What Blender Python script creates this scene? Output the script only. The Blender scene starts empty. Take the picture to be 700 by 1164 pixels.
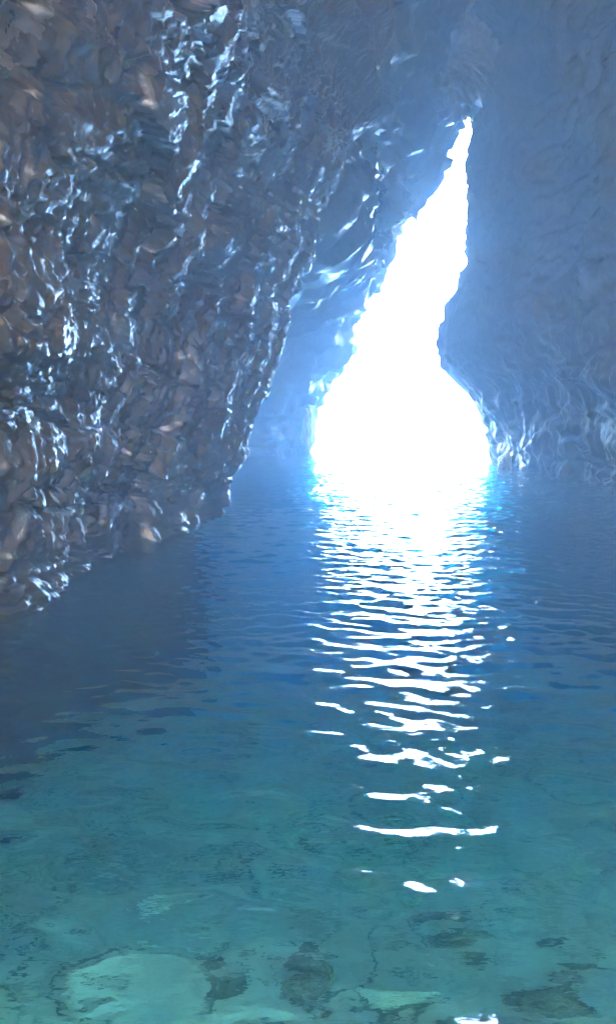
import bpy, math, random
import numpy as np
from mathutils import Vector

random.seed(7)
SC = bpy.context.scene
COL = SC.collection
R = math.radians

# ------------------------------------------------------------------ camera
F, CX, CY, HZ, EYE = 913.0, 350.0, 582.0, 462.0, 1.8     # pixels of the 700 x 1164 frame, metres
PITCH = math.atan((CY - HZ) / F)
cp, sp = math.cos(PITCH), math.sin(PITCH)


def ray(px, py):
    a, b = (px - CX) / F, (CY - py) / F
    return a, cp + sp * b, -sp + cp * b


def at(px, py, Y):
    a, b, c = ray(px, py)
    t = Y / b
    return a * t, EYE + c * t                   # x, z


def wl(px, py, z=0.0):
    a, b, c = ray(px, py)
    t = (z - EYE) / c
    return a * t, b * t                         # x, y on the level z


cam = bpy.data.cameras.new("camera")
cam.sensor_fit = 'VERTICAL'
cam.sensor_height = 24.0
cam.lens = 24.0 * F / 1164.0
cam.clip_end = 3000
cam.clip_start = 0.05
co = bpy.data.objects.new("camera", cam)
COL.objects.link(co)
co.location = (0, 0, EYE)
co.rotation_euler = (math.pi / 2 - PITCH, 0, 0)
SC.camera = co

# ------------------------------------------------------------------ noise
_rng = np.random.RandomState(11)
PERM = np.concatenate([_rng.permutation(256)] * 3)
_g = _rng.normal(size=(256, 3))
GRAD = _g / np.linalg.norm(_g, axis=1)[:, None]


def perlin(x, y, z):
    xi, yi, zi = np.floor(x).astype(int), np.floor(y).astype(int), np.floor(z).astype(int)
    xf, yf, zf = x - xi, y - yi, z - zi
    xi &= 255; yi &= 255; zi &= 255
    f = lambda t: t * t * t * (t * (t * 6 - 15) + 10)
    u, v, w = f(xf), f(yf), f(zf)

    def g(a, b, c):
        h = PERM[PERM[PERM[xi + a] + yi + b] + zi + c]
        gr = GRAD[h]
        return gr[..., 0] * (xf - a) + gr[..., 1] * (yf - b) + gr[..., 2] * (zf - c)
    l = lambda p, q, t: p + (q - p) * t
    return 1.6 * l(l(l(g(0, 0, 0), g(1, 0, 0), u), l(g(0, 1, 0), g(1, 1, 0), u), v),
                   l(l(g(0, 0, 1), g(1, 0, 1), u), l(g(0, 1, 1), g(1, 1, 1), u), v), w)


def fbm(x, y, z, octv=4, gain=0.5):
    s, a, k = 0, 1.0, 1.0
    for i in range(octv):
        s = s + a * perlin(x * k + 17.3 * i, y * k + 5.1 * i, z * k + 9.7 * i)
        a *= gain
        k *= 2.03
    return s


def ridged(x, y, z, octv=3, gain=0.5):
    s, a, k = 0, 1.0, 1.0
    for i in range(octv):
        s = s + a * (1 - np.abs(perlin(x * k + 31.7 * i, y * k + 3.3 * i, z * k + 7.9 * i)) * 2)
        a *= gain
        k *= 2.1
    return s


def facets(u, v, seed, jump=1.0, tilt=1.0):
    """broken stone: every Voronoi cell is a flat face with its own offset and tilt"""
    ui, vi = np.floor(u).astype(int), np.floor(v).astype(int)
    best = np.full(u.shape, 1e9)
    h = np.zeros(u.shape)
    for a in (-1, 0, 1):
        for b in (-1, 0, 1):
            c, d = ui + a, vi + b
            k = PERM[PERM[(c & 255)] + (d & 255)] + seed
            r = RND[k % 1024]
            du, dv = u - (c + r[..., 0]), v - (d + r[..., 1])
            q = du * du + dv * dv
            val = jump * (r[..., 2] - 0.5) + tilt * ((r[..., 3] - 0.5) * du + (r[..., 4] - 0.5) * dv)
            h = np.where(q < best, val, h)
            best = np.minimum(best, q)
    return h


RND = _rng.rand(1024, 5)


def sstep(a, b, x):
    t = np.clip((x - a) / (b - a), 0, 1)
    return t * t * (3 - 2 * t)


# ------------------------------------------------------------------ mesh helpers
def link(name, verts, faces, mat, smooth=True):
    me = bpy.data.meshes.new(name)
    if isinstance(faces, np.ndarray):
        faces = faces.tolist()
    me.from_pydata(np.asarray(verts).tolist(), [], faces)
    me.validate()
    if smooth:
        me.polygons.foreach_set('use_smooth', [True] * len(me.polygons))
    me.materials.append(mat)
    o = bpy.data.objects.new(name, me)
    COL.objects.link(o)
    return o


def tag(o, label=None, cat=None, group=None, kind=None):
    for k, v in (('label', label), ('category', cat), ('group', group), ('kind', kind)):
        if v:
            o[k] = v
    return o


def grid_faces(nu, nv, wrap_u=False):
    iu = np.arange(nu if wrap_u else nu - 1)
    iv = np.arange(nv - 1)
    A, B = np.meshgrid(iu, iv, indexing='ij')
    A2 = (A + 1) % nu
    return np.stack([A * nv + B, A2 * nv + B, A2 * nv + B + 1, A * nv + B + 1], -1).reshape(-1, 4)


def rock_solid(name, P, D, back_x, mat):
    """P: smooth front sheet (nu, nv, 3); D: displacement along its normal. Closed backwards to back_x."""
    du = np.gradient(P, axis=0)
    dv = np.gradient(P, axis=1)
    N = np.cross(du, dv)
    N /= np.linalg.norm(N, axis=2)[..., None] + 1e-9
    if back_x < 0:
        flip = N[..., 0].mean() < 0
    else:
        flip = N[..., 0].mean() > 0
    if flip:
        N = -N
    Q = P + N * D[..., None]
    b0, b1 = Q[0].copy(), Q[-1].copy()
    b0[:, 0] = back_x
    b1[:, 0] = back_x
    b0[:, 1] -= 0.5
    V = np.concatenate([b0[None], Q, b1[None]], 0)
    nu, nv = V.shape[:2]
    faces = grid_faces(nu, nv, True).tolist()
    # flat caps
    V[:, -1, 2] = V[:, -1, 2].mean()
    V[:, 0, 2] = V[:, 0, 2].mean()
    faces.append([i * nv + nv - 1 for i in range(nu)])
    faces.append([i * nv for i in range(nu)][::-1])
    o = link(name, V.reshape(-1, 3), faces, mat)
    for p in o.data.polygons[-2:]:
        p.use_smooth = False
    return o


# ------------------------------------------------------------------ materials
def nodes_of(name):
    m = bpy.data.materials.new(name)
    m.use_nodes = True
    nt = m.node_tree
    nt.nodes.clear()
    out = nt.nodes.new('ShaderNodeOutputMaterial')
    return m, nt, out


def node(nt, t, **kw):
    n = nt.nodes.new(t)
    for k, v in kw.items():
        if k in n.inputs:
            n.inputs[k].default_value = v
        else:
            setattr(n, k, v)
    return n


def ramp(nt, stops):
    n = nt.nodes.new('ShaderNodeValToRGB')
    e = n.color_ramp.elements
    while len(e) < len(stops):
        e.new(0.5)
    for q, (p, c) in zip(e, stops):
        q.position = p
        q.color = (*c, 1) if len(c) == 3 else c
    return n


def noise_tex(nt, vec, scale, detail=6, rough=0.55, stretch=None, rot=None):
    if stretch or rot:
        mp = nt.nodes.new('ShaderNodeMapping')
        if stretch:
            mp.inputs['Scale'].default_value = stretch
        if rot:
            mp.inputs['Rotation'].default_value = rot
        nt.links.new(vec, mp.inputs['Vector'])
        vec = mp.outputs['Vector']
    n = node(nt, 'ShaderNodeTexNoise', Scale=scale, Detail=detail, Roughness=rough)
    nt.links.new(vec, n.inputs['Vector'])
    return n.outputs['Fac']


def rock_material(name, tones, wet_top=4.0, wet_rough=0.22, dry_rough=0.62, bump=0.03, spec=0.5, climb=0.0):
    m, nt, out = nodes_of(name)
    L = nt.links.new
    geo = nt.nodes.new('ShaderNodeNewGeometry')
    pos = geo.outputs['Position']
    n1 = noise_tex(nt, pos, 0.8, 6, 0.6)
    n2 = noise_tex(nt, pos, 7.0, 8, 0.62, stretch=(1, 1.1, 0.5), rot=(0, 0.25, 0))
    n3 = noise_tex(nt, pos, 40.0, 5, 0.6)
    mix = node(nt, 'ShaderNodeMath', operation='MULTIPLY_ADD')
    L(n2, mix.inputs[0]); mix.inputs[1].default_value = 0.55
    half = node(nt, 'ShaderNodeMath', operation='MULTIPLY')
    L(n1, half.inputs[0]); half.inputs[1].default_value = 0.45
    L(half.outputs[0], mix.inputs[2])
    cr = ramp(nt, [(0.30, tones[0]), (0.47, tones[1]), (0.58, tones[2]), (0.72, tones[3])])
    L(mix.outputs[0], cr.inputs[0])
    # wetness: a damp band that climbs unevenly from the sea
    sep = nt.nodes.new('ShaderNodeSeparateXYZ')
    L(pos, sep.inputs[0])
    zz = node(nt, 'ShaderNodeMath', operation='MULTIPLY_ADD')
    L(n1, zz.inputs[0]); zz.inputs[1].default_value = -5.0
    zc = node(nt, 'ShaderNodeMath', operation='MULTIPLY_ADD')        # the spray reaches higher farther in
    L(sep.outputs['Y'], zc.inputs[0]); zc.inputs[1].default_value = -climb
    L(sep.outputs['Z'], zc.inputs[2])
    L(zc.outputs[0], zz.inputs[2])
    wet = node(nt, 'ShaderNodeMapRange')
    L(zz.outputs[0], wet.inputs['Value'])
    wet.inputs['From Min'].default_value = wet_top - 4.5
    wet.inputs['From Max'].default_value = wet_top - 1.0
    wet.inputs['To Min'].default_value = 1.0
    wet.inputs['To Max'].default_value = 0.0
    rr = node(nt, 'ShaderNodeMix', data_type='FLOAT')
    L(wet.outputs['Result'], rr.inputs['Factor'])
    rr.inputs['A'].default_value = dry_rough
    rr.clamp_factor = True
    rr.inputs['B'].default_value = wet_rough
    rj = node(nt, 'ShaderNodeMath', operation='MULTIPLY_ADD')
    L(n2, rj.inputs[0]); rj.inputs[1].default_value = 0.08
    L(rr.outputs['Result'], rj.inputs[2])
    dark = node(nt, 'ShaderNodeMix', data_type='RGBA', blend_type='MULTIPLY')
    w2 = node(nt, 'ShaderNodeMath', operation='MULTIPLY')
    L(wet.outputs['Result'], w2.inputs[0]); w2.inputs[1].default_value = 0.75
    L(w2.outputs[0], dark.inputs['Factor'])
    L(cr.outputs['Color'], dark.inputs['A'])
    dark.inputs['B'].default_value = (0.3, 0.3, 0.31, 1)
    tz = node(nt, 'ShaderNodeMath', operation='MULTIPLY_ADD')       # weed-dark tide band
    L(n2, tz.inputs[0]); tz.inputs[1].default_value = -0.5
    L(sep.outputs['Z'], tz.inputs[2])
    tide = node(nt, 'ShaderNodeMapRange')
    L(tz.outputs[0], tide.inputs['Value'])
    for k_, v_ in (('From Min', 0.0), ('From Max', 0.22), ('To Min', 0.8), ('To Max', 0.0)):
        tide.inputs[k_].default_value = v_
    dk2 = node(nt, 'ShaderNodeMix', data_type='RGBA', blend_type='MULTIPLY')
    L(tide.outputs['Result'], dk2.inputs['Factor'])
    L(dark.outputs['Result'], dk2.inputs['A'])
    dk2.inputs['B'].default_value = (0.35, 0.38, 0.28, 1)
    b = node(nt, 'ShaderNodeBsdfPrincipled')
    L(dk2.outputs['Result'], b.inputs['Base Color'])
    L(rj.outputs[0], b.inputs['Roughness'])
    b.inputs['Specular IOR Level'].default_value = spec
    hs = node(nt, 'ShaderNodeMath', operation='MULTIPLY_ADD')
    L(n3, hs.inputs[0]); hs.inputs[1].default_value = 0.25
    L(n2, hs.inputs[2])
    bm = node(nt, 'ShaderNodeBump', Strength=0.9, Distance=bump)
    L(hs.outputs[0], bm.inputs['Height'])
    L(bm.outputs['Normal'], b.inputs['Normal'])
    L(b.outputs['BSDF'], out.inputs['Surface'])
    return m


TONES = [(0.016, 0.012, 0.0085), (0.044, 0.033, 0.023), (0.068, 0.052, 0.035), (0.088, 0.069, 0.049)]
TONES2 = [(0.03, 0.03, 0.029), (0.06, 0.058, 0.054), (0.09, 0.086, 0.08), (0.14, 0.13, 0.12)]
PALE = [(0.16, 0.15, 0.13), (0.3, 0.28, 0.24), (0.42, 0.4, 0.35), (0.55, 0.52, 0.46)]
M_LEFT = rock_material('wet_brown_limestone', TONES, wet_top=4.3, climb=0.23, wet_rough=0.09, bump=0.016, spec=0.5)
M_FAR = rock_material('damp_grey_limestone', TONES2, wet_top=9.0, wet_rough=0.2, bump=0.06, spec=0.5)
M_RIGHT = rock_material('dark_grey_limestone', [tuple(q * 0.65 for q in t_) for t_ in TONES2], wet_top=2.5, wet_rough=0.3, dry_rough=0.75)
M_PALE = rock_material('pale_limestone', PALE, wet_top=0.0)
M_WEDGE = rock_material('grey_rib_stone', [(0.08, 0.08, 0.075), (0.2, 0.195, 0.18), (0.32, 0.31, 0.285), (0.45, 0.435, 0.4)], wet_top=40.0, wet_rough=0.12)
M_FILL_CLIFF = rock_material('ochre_fill_rock', [(0.2, 0.15, 0.1), (0.36, 0.28, 0.19), (0.48, 0.38, 0.26), (0.58, 0.47, 0.33)], wet_top=0.0)
M_BED = rock_material('sandy_sea_floor', [(0.13, 0.14, 0.09), (0.58, 0.55, 0.47), (0.72, 0.69, 0.6), (0.8, 0.77, 0.69)],
                      wet_top=-30, wet_rough=0.8, dry_rough=0.8, bump=0.02, spec=0.2)
M_SLAB = rock_material('submerged_pale_stone', [(0.35, 0.33, 0.26), (0.6, 0.57, 0.48), (0.74, 0.71, 0.62), (0.82, 0.79, 0.7)],
                       wet_top=-30, wet_rough=0.8, dry_rough=0.8, bump=0.02, spec=0.2)
M_PINK = rock_material('pinkish_limestone', [(0.25, 0.17, 0.15), (0.42, 0.3, 0.27), (0.52, 0.4, 0.36), (0.62, 0.5, 0.46)], wet_top=0.0)
M_SUNK = rock_material('submerged_dark_stone', [(0.06, 0.065, 0.05), (0.15, 0.15, 0.12), (0.24, 0.235, 0.19), (0.36, 0.35, 0.29)],
                       wet_top=-30, wet_rough=0.8, dry_rough=0.8, bump=0.03, spec=0.2)


def add_dark_lines(m):
    """thin dark wavy lines in the sea floor colour, in scattered patches"""
    nt = m.node_tree
    L = nt.links.new
    b = [q for q in nt.nodes if q.type == 'BSDF_PRINCIPLED'][0]
    col = b.inputs['Base Color'].links[0].from_socket
    pos = nt.nodes.new('ShaderNodeNewGeometry').outputs['Position']
    f = noise_tex(nt, pos, 2.0, 3, 0.5, stretch=(1, 1, 0.0))
    a = node(nt, 'ShaderNodeMath', operation='SUBTRACT'); L(f, a.inputs[0]); a.inputs[1].default_value = 0.5
    ab = node(nt, 'ShaderNodeMath', operation='ABSOLUTE'); L(a.outputs[0], ab.inputs[0])
    mr = node(nt, 'ShaderNodeMapRange'); L(ab.outputs[0], mr.inputs['Value'])
    for k_, v_ in (('From Min', 0.005), ('From Max', 0.026), ('To Min', 1.0), ('To Max', 0.0)):
        mr.inputs[k_].default_value = v_
    g = noise_tex(nt, pos, 0.9, 2, 0.5, stretch=(1, 1, 0.0), rot=(0, 0, 1.0))
    mg = node(nt, 'ShaderNodeMapRange'); L(g, mg.inputs['Value'])
    for k_, v_ in (('From Min', 0.45), ('From Max', 0.55), ('To Min', 0.0), ('To Max', 0.85)):
        mg.inputs[k_].default_value = v_
    mu = node(nt, 'ShaderNodeMath', operation='MULTIPLY'); L(mr.outputs[0], mu.inputs[0]); L(mg.outputs[0], mu.inputs[1])
    mx = node(nt, 'ShaderNodeMix', data_type='RGBA')
    L(mu.outputs[0], mx.inputs['Factor']); L(col, mx.inputs['A']); mx.inputs['B'].default_value = (0.05, 0.065, 0.035, 1)
    L(mx.outputs['Result'], b.inputs['Base Color'])


add_dark_lines(M_BED)


def water_material():
    m, nt, out = nodes_of('clear_sea_water')
    L = nt.links.new
    geo = nt.nodes.new('ShaderNodeNewGeometry')
    pos = geo.outputs['Position']
    a = noise_tex(nt, pos, 13.0, 3, 0.5, stretch=(0.5, 1.0, 1.0))
    c = noise_tex(nt, pos, 3.5, 2, 0.5, stretch=(0.5, 1.0, 1.0), rot=(0, 0, 0.25))
    s = node(nt, 'ShaderNodeMath', operation='MULTIPLY_ADD')
    L(c, s.inputs[0]); s.inputs[1].default_value = 2.0
    L(a, s.inputs[2])
    bm = node(nt, 'ShaderNodeBump', Strength=1.0, Distance=WAVE_BUMP)
    L(s.outputs[0], bm.inputs['Height'])
    g = node(nt, 'ShaderNodeBsdfGlass', IOR=1.333, Roughness=0.0)
    L(bm.outputs['Normal'], g.inputs['Normal'])
    L(g.outputs['BSDF'], out.inputs['Surface'])
    ab = node(nt, 'ShaderNodeVolumeAbsorption', Density=0.38)
    ab.inputs['Color'].default_value = (0.0, 0.865, 0.93, 1)
    sc_ = node(nt, 'ShaderNodeVolumeScatter', Density=0.007)
    sc_.inputs['Color'].default_value = (0.2, 0.75, 0.85, 1)
    ad = nt.nodes.new('ShaderNodeAddShader')
    L(ab.outputs[0], ad.inputs[0]); L(sc_.outputs[0], ad.inputs[1])
    L(ad.outputs[0], out.inputs['Volume'])
    return m


WAVE_BUMP = 0.004
M_WATER = water_material()

# ------------------------------------------------------------------ left wall of the cave (near)
WL = [(-6, -4.8), (0, -3.9), (4, -3.25)] + [tuple(reversed(wl(*p))) for p in ((0, 690), (100, 640), (180, 611), (262, 580))]
yE = WL[-1][0]
WL += [(yE + 1.0, WL[-1][1] - 0.7), (yE + 3.0, WL[-1][1] - 3.6), (yE + 5.0, WL[-1][1] - 8.0)]
wy, wx = np.array([p[0] for p in WL]), np.array([p[1] for p in WL])


def smooth_interp(x, xp, fp):
    """monotone cubic (Hermite) through the points"""
    xp, fp = np.asarray(xp, float), np.asarray(fp, float)
    h = np.diff(xp); d = np.diff(fp) / h
    m = np.zeros_like(fp)
    m[1:-1] = np.where(d[:-1] * d[1:] > 0, 2 * d[:-1] * d[1:] / (d[:-1] + d[1:] + 1e-12), 0)
    m[0], m[-1] = d[0], d[-1]
    x = np.clip(x, xp[0], xp[-1])
    i = np.clip(np.searchsorted(xp, x) - 1, 0, len(h) - 1)
    t = (x - xp[i]) / h[i]
    return (fp[i] * (1 + 2 * t) * (1 - t) ** 2 + m[i] * h[i] * t * (1 - t) ** 2
            + fp[i + 1] * t * t * (3 - 2 * t) + m[i + 1] * h[i] * t * t * (t - 1))


def lean(z):
    zc = np.maximum(z, -1.5)
    return 0.25 * zc + 0.009 * np.maximum(zc, 0) ** 2


def axis(*segs):
    out = []
    for a, b, st in segs:
        out.append(np.arange(a, b - 1e-6, st))
    out.append(np.array([segs[-1][1]]))
    return np.concatenate(out)


s_ax = axis((-6, 2.5, 0.25), (2.5, 6.5, 0.025), (6.5, yE + 1.2, 0.021), (yE + 1.2, yE + 5, 0.15))
z_ax = axis((-16, -6, 2.0), (-6, -0.6, 0.3), (-0.6, 7.0, 0.02), (7.0, 13, 0.045), (13, 27, 0.4))
S, Z = np.meshgrid(s_ax, z_ax, indexing='ij')
X = smooth_interp(S, wy, wx) + lean(Z)
Y = S + 0.3 * np.maximum(Z, 0) * sstep(7, yE, S)
P = np.stack([X, Y, Z], -1)
# strike-aligned coordinates: zl runs with the lean so that flutes follow it
O = S * 0
D = 0.5 * fbm(S * 0.3, Z * 0.35, O + 1.0, 3) * (1 - 0.65 * sstep(6.5, 8.5, S) * sstep(8.5, 6.0, Z))
warp = fbm(S * 0.45, Z * 0.5, O + 4.0, 3)
warp2 = fbm(S * 0.9, Z * 0.9, O + 5.5, 3)
lay = Z + 0.06 * S + 0.30 * warp + 0.10 * warp2
tiny = fbm(S * 5, Z * 5, O + 30, 2)
D += 0.16 * perlin(S * 0.16, lay * 1.25, O + 7) + 0.07 * perlin(S * 0.3, lay * 3.0, O + 8)
flu_m = (0.02 + 0.98 * sstep(5.5, 2.3, Z + 1.4 * warp)) * sstep(2.0, 6.0, S) * (0.5 + 0.5 * sstep(-0.3, 0.4, perlin(S * 0.7, Z * 0.7, O + 12)))
flu_m = np.maximum(flu_m, sstep(yE - 5, yE - 1, S))
# bedded blocks: three sizes of broken face, long along the beds
wu, wv = 0.10 * warp2 + 0.03 * tiny, 0.05 * tiny
D += 0.26 * facets(S * 0.55 + wu, lay * 1.15 + wv, 3, 0.9, 0.9) * (1 - 0.75 * flu_m)
D += 0.09 * facets(S * 1.4 + 2 * wu, lay * 4.2 + 2 * wv, 77, 0.7, 1.1) * (1 - 0.7 * flu_m)
D += (0.016 + 0.016 * (1 - flu_m)) * facets(S * 2.6 + 3 * wu, lay * 8.0 + 4 * wv, 401, 0.6, 1.2)
# thin dark seams along the beds
for fr_, am, wd in ((1.4, 0.11, 0.035), (3.3, 0.06, 0.05), (6.7, 0.025, 0.08)):
    q = lay * fr_ + 0.25 * perlin(S * 0.5, lay * 0.5, O + fr_)
    dq = np.abs(q - np.round(q))
    on = sstep(-0.15, 0.25, perlin(S * 0.35, np.round(q) * 5.3, O + 2))
    D -= am * np.exp(-(dq / wd) ** 2) * on
# buttress ribs: long faces along the passage, short returns facing inwards
ph = S * 1.05 + 0.35 * warp + 0.10 * warp2 + 0.05 * Z
fq = ph - np.floor(ph)
saw = np.where(fq < 0.8, 0.5 - fq / 0.8, (fq - 0.8) / 0.2 - 0.5)
rm = sstep(7.0, 9.0, S) * sstep(7.5, 4.5, Z + warp) * (0.75 + 0.25 * sstep(-0.3, 0.3, perlin(np.floor(ph) * 3.3, Z * 0.5, O + 18)))
D += 0.19 * saw * rm - 0.2 * sstep(yE - 2.0, yE - 0.5, S) * sstep(3.0, 1.0, Z)
# flutes running down with the lean
D += 0.04 * flu_m * ridged(S * 2.2 + 0.7 * warp2, Z * 0.5, O + 6, 1, 0.5)
D += 0.055 * flu_m * ridged(S * 4.4 + 0.7 * warp2 + 0.1 * tiny, Z * 0.9 + 0.1 * tiny, O + 26, 2, 0.5)
D += 0.022 * flu_m * ridged(S * 10 + 1.2 * warp2, Z * 3.0 + 0.3 * tiny, O + 15, 2, 0.6)
up = 1 - flu_m
D += 0.05 * up * perlin(S * 0.9 + warp2, lay * 5.5 + 0.6 * warp2, O + 33) + 0.032 * up * perlin(S * 1.8 + warp2, lay * 12 + warp2, O + 34)
fold = np.clip(1 - np.abs(perlin(S * 0.8 + 0.5 * warp2, lay * 2.6 + 0.5 * warp2, O + 35)) * 15, 0, 1)
D -= 0.10 * up * fold ** 1.5
D += 0.028 * fbm(S * 6, lay * 9, O + 3, 3, 0.6)
crk = (S - 5.35 - 0.22 * np.sin(Z * 1.9) - 0.15 * warp - 0.08 * warp2)    # the deep dark cleft high up on the left
D -= 0.30 * np.where(crk > 0, np.exp(-np.maximum(crk, 0) / 0.7), np.exp(-(crk / 0.05) ** 2)) * sstep(3.3, 4.2, Z)
D *= 0.4 + 0.6 * sstep(yE + 4, yE + 1, S)
left = rock_solid('rock_wall', P, D, -45.0, M_LEFT)
tag(left, 'brown overhanging limestone wall beside the water, ridged and glinting wet near its foot', 'rock wall', kind='thing')

# ------------------------------------------------------------------ far wall on the left of the opening
JY = 33.0
JAMB = [(357, 505), (355, 490), (357, 470), (370, 450), (385, 425), (401, 396), (405, 350), (420, 320), (432, 290), (446, 252),
        (475, 228), (480, 206), (490, 187), (493, 164), (511, 146), (518, 108), (530, 60), (548, 0)]
jz = [at(px, py, JY)[1] for px, py in JAMB]
jx = [at(px, py, JY)[0] for px, py in JAMB]
jz = [-16.0] + jz + [30.0]
jx = [jx[0] - 0.2] + jx + [jx[-1] + 2.0]
order = np.argsort(jz)
jz, jx = np.array(jz)[order], np.array(jx)[order]

t_ax = axis((16, 24, 0.25), (24, JY, 0.09), (JY, JY + 2, 0.1), (JY + 2, JY + 7, 0.4))
zf_ax = axis((-16, -6, 2.0), (-6, -1, 0.4), (-1, 24, 0.07), (24, 27, 0.4))
S, Z = np.meshgrid(t_ax, zf_ax, indexing='ij')
XJ = np.interp(Z, jz, jx)
XB = -8.5 + lean(Z) * 1.15                                   # deep behind the near wall
hw = fbm(S * 0.4, Z * 0.4, S * 0 + 25, 2)
hi = sstep(3.6, 6.2, Z + 0.5 * hw)                           # above the low hollow the wall runs straight on
ye = yE + 0.3 * np.maximum(Z, 0)
XC = (wx[6] + lean(Z) - 0.35) + (XJ - wx[6] - lean(Z) + 0.35) * np.clip((S - ye) / (JY - ye), 0, 1)
XC = np.where(S < ye, XC - 1.2 * (ye - S), XC)
k = sstep(22, JY, S) * 0.35 + 0.65 * sstep(JY - 11, JY + 0.5, S)
hollow = sstep(5.5, 2.5, Z) * np.exp(-((S - JY + 5.5) / 2.8) ** 2)
X = XB + (XJ - XB) * k - 1.6 * hollow
X = X + (np.maximum(XC, X) - X) * hi
X = np.where(S > JY, XJ - 0.22 * (S - JY) ** 2, X)
P = np.stack([X, S, Z], -1)
D = 0.5 * fbm(S * 0.25, Z * 0.22, S * 0 + 21, 3) * sstep(JY, JY - 4, S)
D += 0.2 * facets(S * 0.8, Z * 0.9, 11, 1, 1)
D += 0.36 * ridged(S * 0.9 + 0.3 * Z * 0.5, Z * 0.22, S * 0 + 22, 3, 0.6) * (1 - 0.6 * sstep(JY - 2, JY, S))
D += 0.3 * fbm(S * 1.1, Z * 1.3, S * 0 + 23, 4, 0.6)
D -= 0.25 * sstep(JY - 2, JY, S)
far = rock_solid('rock_wall', P, D, -60.0, M_FAR)
tag(far, 'hazy blue far rock wall, its ribbed edge bounding the left of the bright opening', 'rock wall', kind='thing')

# ------------------------------------------------------------------ right wall
LY = 26.0
LIP = [(563, 540), (562, 527), (560, 505), (551, 482), (540, 460), (534, 446), (516, 431), (504, 418), (498, 405), (497, 390),
       (500, 371), (510, 345), (520, 330), (531, 300), (531, 250), (530, 200), (533, 150), (535, 124), (542, 108), (560, 92), (556, 62), (530, 40), (504, 20), (499, -20)]
lx, lz = zip(*[at(px, py, LY) for px, py in LIP])
lz = np.array([-16.0] + list(lz) + [28.0]); lx = np.array([lx[0] + .2] + list(lx) + [lx[-1] - 1.5])
order = np.argsort(lz)
lz, lx = lz[order], lx[order]
r_ax = axis((-6, 6, 0.3), (6, 14, 0.08), (14, 26.0, 0.05), (26.0, 30, 0.12), (30, 37, 0.4))
zr_ax = axis((-16, -6, 2.0), (-6, -0.8, 0.3), (-0.8, 13.5, 0.045), (13.5, 27, 0.4))
S, Z = np.meshgrid(r_ax, zr_ax, indexing='ij')
XN = 6.55 - 0.02 * (S - 10) - 0.05 * np.maximum(Z, 0) - 0.004 * np.maximum(Z - 6, 0) ** 2
XN = XN + 0.5 * sstep(2.4, 1.9, Z) * sstep(24, 19, S)             # undercut below the ledge
XLp = np.interp(Z, lz, lx)
k = sstep(17.5, 26, S) ** 1.3
X = XN + (XLp - XN) * k
X = np.where(S > 26, XLp + 0.27 * (S - 26) + 0.012 * (S - 26) ** 2, X)
P = np.stack([X, S, Z], -1)
D = 0.5 * fbm(S * 0.28, Z * 0.28, S * 0 + 41, 3) * (1 - 0.8 * sstep(21, 25.5, S))
D += 0.22 * facets(S * 0.45 + 0.2 * Z, Z * 0.5, 5, 1, 1) * (1 - sstep(22, 25.5, S)) + 0.07 * facets(S * 1.6, Z * 2.0, 9, 1, 1)
D += 0.08 * ridged(S * 1.4, Z * 0.35, S * 0 + 42, 3, 0.55) * (0.3 + 0.7 * sstep(4.5, 1.5, Z)) * (1 - 0.6 * sstep(24, 26, S))
D += 0.12 * fbm(S * 1.2, Z * 1.8, S * 0 + 43, 4, 0.55)
D += 0.03 * fbm(S * 5, Z * 5, S * 0 + 44, 3, 0.55)
bedr = Z * 0.9 + 0.08 * S + 0.4 * fbm(S * 0.3, Z * 0.3, S * 0 + 45, 2)
D -= 0.12 * np.clip(1 - np.abs(bedr - np.round(bedr)) * 9, 0, 1) * sstep(23, 19, S)
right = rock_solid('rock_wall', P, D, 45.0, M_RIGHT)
tag(right, 'dark blue-grey rock wall on the shadow side, bulging into the opening above the sea', 'rock wall', kind='thing')


# ------------------------------------------------------------------ unseen rock face added behind the boat for warm fill light
cx_ax = axis((-60, 60, 0.8))
cz_ax = axis((-6, 42, 0.8))
S, Z = np.meshgrid(cx_ax, cz_ax, indexing='ij')
base = -23 - 0.18 * np.maximum(Z, 0) + 2.5 * fbm(S * 0.05, Z * 0.06, S * 0 + 70, 4) + 1.2 * ridged(S * 0.18, Z * 0.1, S * 0 + 71, 3)
f0 = np.stack([S, base, Z], -1)
nu, nv = S.shape
bk = f0.copy(); bk[..., 1] = -66
V = np.concatenate([f0, bk[::-1]], 0)
fc = grid_faces(2 * nu, nv, True).tolist()
fc += [[i, (i + 1), 2 * nu - 2 - i, 2 * nu - 1 - i] for i in range(0)]
for i in range(nu - 1):
    j0, j1 = 2 * nu - 1 - i, 2 * nu - 2 - i
    fc.append([i * nv + nv - 1, (i + 1) * nv + nv - 1, j1 * nv + nv - 1, j0 * nv + nv - 1])
fill_cliff = link('fill_cliff', V.reshape(-1, 3), fc, M_FILL_CLIFF)  # out of view; added to bounce warm light and block blue sky
tag(fill_cliff, kind='structure')


# ------------------------------------------------------------------ loose rocks
def ico(n):
    import bmesh
    bm = bmesh.new()
    bmesh.ops.create_icosphere(bm, subdivisions=n, radius=1.0)
    v = np.array([q.co[:] for q in bm.verts])
    f = [[q.index for q in p.verts] for p in bm.faces]
    bm.free()
    return v, f


ICO = {n: ico(n) for n in (4, 5, 6)}


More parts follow.
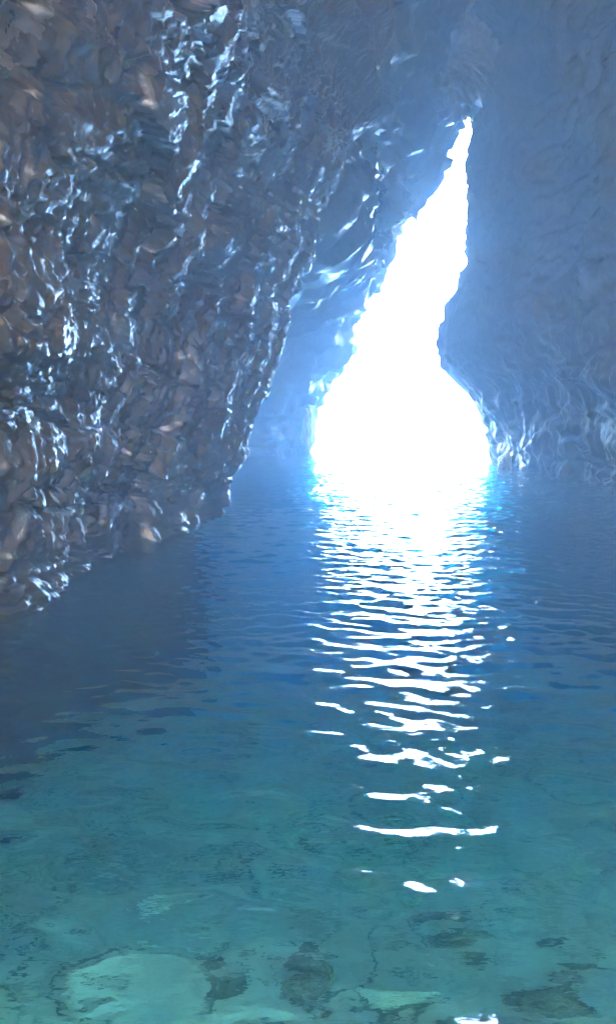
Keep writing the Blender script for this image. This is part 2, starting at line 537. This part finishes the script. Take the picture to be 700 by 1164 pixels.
def rock(loc, size, mat, seed, n=5, rough=0.25, flat=0.0, ribs=0.0, rot=0.0, name='rock'):
    v, f = ICO[n]
    v = v.copy()
    p = np.sign(v) * np.abs(v) ** (1 - 0.35 * flat)               # squarer slabs
    q = p + seed * 3.17
    d = 1 + rough * fbm(q[:, 0] * 1.1, q[:, 1] * 1.1, q[:, 2] * 1.1, 4, 0.5)
    d += 0.25 * rough * ridged(q[:, 0] * 2.5, q[:, 1] * 2.5, q[:, 2] * 2.5, 3, 0.5)
    if ribs:
        d += ribs * ridged(q[:, 0] * 1.2 + q[:, 2] * 0.6, q[:, 1] * 1.2, q[:, 2] * 4.0 + q[:, 0] * 1.6, 2, 0.5)
    p = p * d[:, None] * np.array(size)
    c, s = math.cos(rot), math.sin(rot)
    p = np.stack([p[:, 0] * c - p[:, 1] * s, p[:, 0] * s + p[:, 1] * c, p[:, 2]], -1)
    o = link(name, p, f, mat)
    o.location = loc
    return o


x, z = at(527, 80, 24.6)
tag(rock((x, 24.6, z), (0.72, 1.0, 0.92), M_WEDGE, 2, 6, 0.28, ribs=0.3), 'pale ribbed rock wedged above the tip of the bright opening', 'rock')
x, y = wl(573, 533)
tag(rock((x, y, 0.12), (0.17, 0.3, 0.34), M_PALE, 5, 5, 0.3), 'small pale wet rock standing in the water at the foot of the dark rock wall', 'rock')
x, z = at(352, 486, JY - 1.4)
tag(rock((x - 0.05, JY - 1.4, z - .15), (0.26, 0.5, 0.75), M_PINK, 8, 5, 0.3), 'pale pinkish rock at the waterline where the far wall meets the opening', 'rock')

# ------------------------------------------------------------------ sea bed
gx = axis((-300, -8, 12), (-8, 10, 0.08), (10, 300, 12))
gy = axis((-60, -6, 4), (-6, 0, 0.4), (0, 14, 0.07), (14, 50, 0.6), (50, 400, 12))
GX, GY = np.meshgrid(gx, gy, indexing='ij')


def bed_depth(x, y):
    d = -0.95 - 0.55 * np.maximum(y - 2.1, 0) - 0.10 * np.maximum(-x - 0.5, 0) - 0.01 * np.maximum(y - 5, 0) ** 2
    return np.maximum(d, -14.0)


H = bed_depth(GX, GY) + 0.12 * fbm(GX * 0.5, GY * 0.5, GX * 0 + 60, 2) + 0.05 * fbm(GX * 2, GY * 2, GX * 0 + 61, 3)
ck = np.abs(perlin(GX * 0.7, GY * 0.6, GX * 0 + 62) + 0.25 * perlin(GX * 2.3, GY * 2.3, GX * 0 + 63))
H -= 0.16 * np.exp(-(ck / 0.03) ** 2) * (np.abs(GX) < 10) * (GY < 16)
seabed = link('seabed', np.stack([GX, GY, H], -1).reshape(-1, 3), grid_faces(len(gx), len(gy)), M_BED)
tag(seabed, kind='structure')

SUNK = [  # px, py as seen through the water, half sizes, label
    (345, 1112, .07, .17, .08, 'dark narrow submerged stone lying lengthwise in the clear shallows near the bottom centre'),
    (243, 1128, .06, .14, .07, 'small dark submerged stone just to the right of the palest flat slab'),
    (150, 1128, .26, .12, .05, 'broad pale submerged slab lying under the brightest turquoise water'),
    (215, 1074, .28, .10, .05, 'thin pale submerged slab with a dark lower edge, farther out than the small dark stone'),
    (518, 1066, .13, .08, .05, 'oval dark submerged stone alone on the pale sandy bottom'),
    (620, 1142, .16, .08, .05, 'dark rough submerged stone in the near corner of the shallows beneath the shadowed wall'),
    (655, 1090, .13, .08, .05, 'rounded grey submerged boulder behind the dark rough stone in the near corner'),
    (455, 1126, .14, .07, .04, 'low pale submerged slab between the oval dark stone and the narrow lengthwise stone'),
]
for i, (px, py, a, b, c, lab) in enumerate(SUNK):
    # sight line bends towards the vertical at the surface: march it to the bed
    d = Vector(ray(px, py)).normalized()
    sx, sy = wl(px, py)
    n = Vector((0, 0, 1)); eta = 1 / 1.333; ci = -d.dot(n)
    T = d * eta + n * (eta * ci - math.sqrt(1 - eta * eta * (1 - ci * ci)))
    q = Vector((sx, sy, 0)); 
    while q.z > bed_depth(q.x, q.y):
        q += T * 0.05
    o = rock((q.x, q.y, q.z + c * 0.35), (a, b, c), M_SLAB if 'pale' in lab.split('submerged')[0] else M_SUNK, 20 + i, 5, 0.4, flat=0.8, rot=random.uniform(-.5, .5), name='submerged_rock')
    tag(o, lab, 'rock')

# ------------------------------------------------------------------ water
wxs = axis((-320, -60, 20), (-60, -9, 3), (-9, -4, 0.15), (-4, 8.5, 0.038), (8.5, 14, 0.3), (14, 60, 3), (60, 320, 20))
wys = axis((-60, -8, 4), (-8, 0.8, 0.3), (0.8, 10, 0.027), (10, 30, 0.05), (30, 50, 0.12), (50, 70, 1.0), (70, 430, 20))
GX, GY = np.meshgrid(wxs, wys, indexing='ij')
H = np.zeros_like(GX)
rw = np.random.RandomState(3)
for i in range(110):
    lam = 0.12 * (0.62 / 0.12) ** rw.rand()
    th = rw.normal(0, 0.45 if lam > 0.25 else 0.8) + R(8)                               # heading about the cave's axis
    kx, ky = 2 * math.pi / lam * math.sin(th), 2 * math.pi / lam * math.cos(th)
    amp = 0.0098 * lam / 2 / math.pi * (0.6 if lam > 0.38 else 1.1 if lam > 0.2 else 1.6)
    # wave packets, so crests break up
    env = 0.6 + 0.8 * perlin(GX * 0.45 / max(lam, .4) + i * 1.7, GY * 0.45 / max(lam, .4), GX * 0 + i * 2.3) if i % 2 == 0 else 1.0
    H += 1.9 * amp * env * np.sin(kx * GX + ky * GY + rw.rand() * 6.28)
fade = (sstep(-9, -6, GX) * sstep(13, 9, GX) * sstep(-3, 1, GY) * sstep(50, 40, GY))
H *= fade * (0.75 + 0.5 * sstep(2, 9, GY))
V = np.stack([GX, GY, H], -1)
nx, ny = len(wxs), len(wys)
faces = grid_faces(nx, ny).tolist()
verts = V.reshape(-1, 3).tolist()
ring = [i * ny for i in range(nx)] + [(nx - 1) * ny + j for j in range(1, ny)] + [i * ny + ny - 1 for i in range(nx - 2, -1, -1)] + [j for j in range(ny - 2, 0, -1)]
base = len(verts)
for r in ring:
    verts.append([verts[r][0], verts[r][1], -19.0])
n = len(ring)
for i in range(n):
    j = (i + 1) % n
    faces.append([ring[j], ring[i], base + i, base + j])
faces.append([base + i for i in range(n)][::-1])
water = link('sea_water', verts, faces, M_WATER)
tag(water, kind='structure')

# ------------------------------------------------------------------ haze that also stands in for the veil of lens glare
HAZE = 0.019
m, nt, out = nodes_of('glare_haze')
pv = node(nt, 'ShaderNodeVolumePrincipled', Density=HAZE, Anisotropy=0.42)
pv.inputs['Color'].default_value = (0.34, 0.60, 1.0, 1)
pv.inputs['Absorption Color'].default_value = (0.10, 0.10, 0.10, 1)
nt.links.new(pv.outputs[0], out.inputs['Volume'])
x0, x1, y0, y1, zb, zt = -330, 330, -70, 440, -21.0, 46.0
hv = [(x0, y0, zb), (x1, y0, zb), (x1, y1, zb), (x0, y1, zb), (x0, y0, zt), (x1, y0, zt), (x1, y1, zt), (x0, y1, zt)]
hf = [(0, 3, 2, 1), (4, 5, 6, 7), (0, 1, 5, 4), (1, 2, 6, 5), (2, 3, 7, 6), (3, 0, 4, 7)]
hz = link('haze', hv, hf, m, False)
tag(hz, kind='stuff')

# ------------------------------------------------------------------ light
SUN_EL, SUN_AZ = 48.0, -48.0            # azimuth from +Y, clockwise towards +X
w = bpy.data.worlds.new("World")
SC.world = w
w.use_nodes = True
nt = w.node_tree
nt.nodes.clear()
wo = nt.nodes.new('ShaderNodeOutputWorld')
bg = nt.nodes.new('ShaderNodeBackground')
sky = nt.nodes.new('ShaderNodeTexSky')
sky.sky_type = 'NISHITA'
sky.sun_disc = False
sky.sun_elevation = R(SUN_EL)
sky.sun_rotation = R(SUN_AZ)
sky.dust_density = 4.0
sky.ozone_density = 0.3
bg.inputs['Strength'].default_value = 0.15
nt.links.new(sky.outputs[0], bg.inputs['Color'])
nt.links.new(bg.outputs[0], wo.inputs['Surface'])

sun = bpy.data.lights.new('sun', 'SUN')
sun.energy = 5.0
sun.angle = R(0.5)
sun.color = (1.0, 0.95, 0.87)
so = bpy.data.objects.new('sun', sun)
COL.objects.link(so)
tosun = Vector((math.sin(R(SUN_AZ)) * math.cos(R(SUN_EL)), math.cos(R(SUN_AZ)) * math.cos(R(SUN_EL)), math.sin(R(SUN_EL))))
so.rotation_euler = tosun.to_track_quat('Z', 'Y').to_euler()
so.location = (0, 60, 60)

# ------------------------------------------------------------------ render settings
SC.render.engine = 'CYCLES'
c = SC.cycles
c.use_denoising = True
c.max_bounces = 8
c.diffuse_bounces = 3
c.glossy_bounces = 3
c.transmission_bounces = 6
c.volume_bounces = 2
c.sample_clamp_indirect = 8.0
c.sample_clamp_direct = 0
c.blur_glossy = 0.5
c.use_adaptive_sampling = False
vs = SC.view_settings
vs.view_transform = 'Standard'
vs.look = 'None'
vs.gamma = 1.0
vs.use_curve_mapping = False
vs.exposure = 7.0
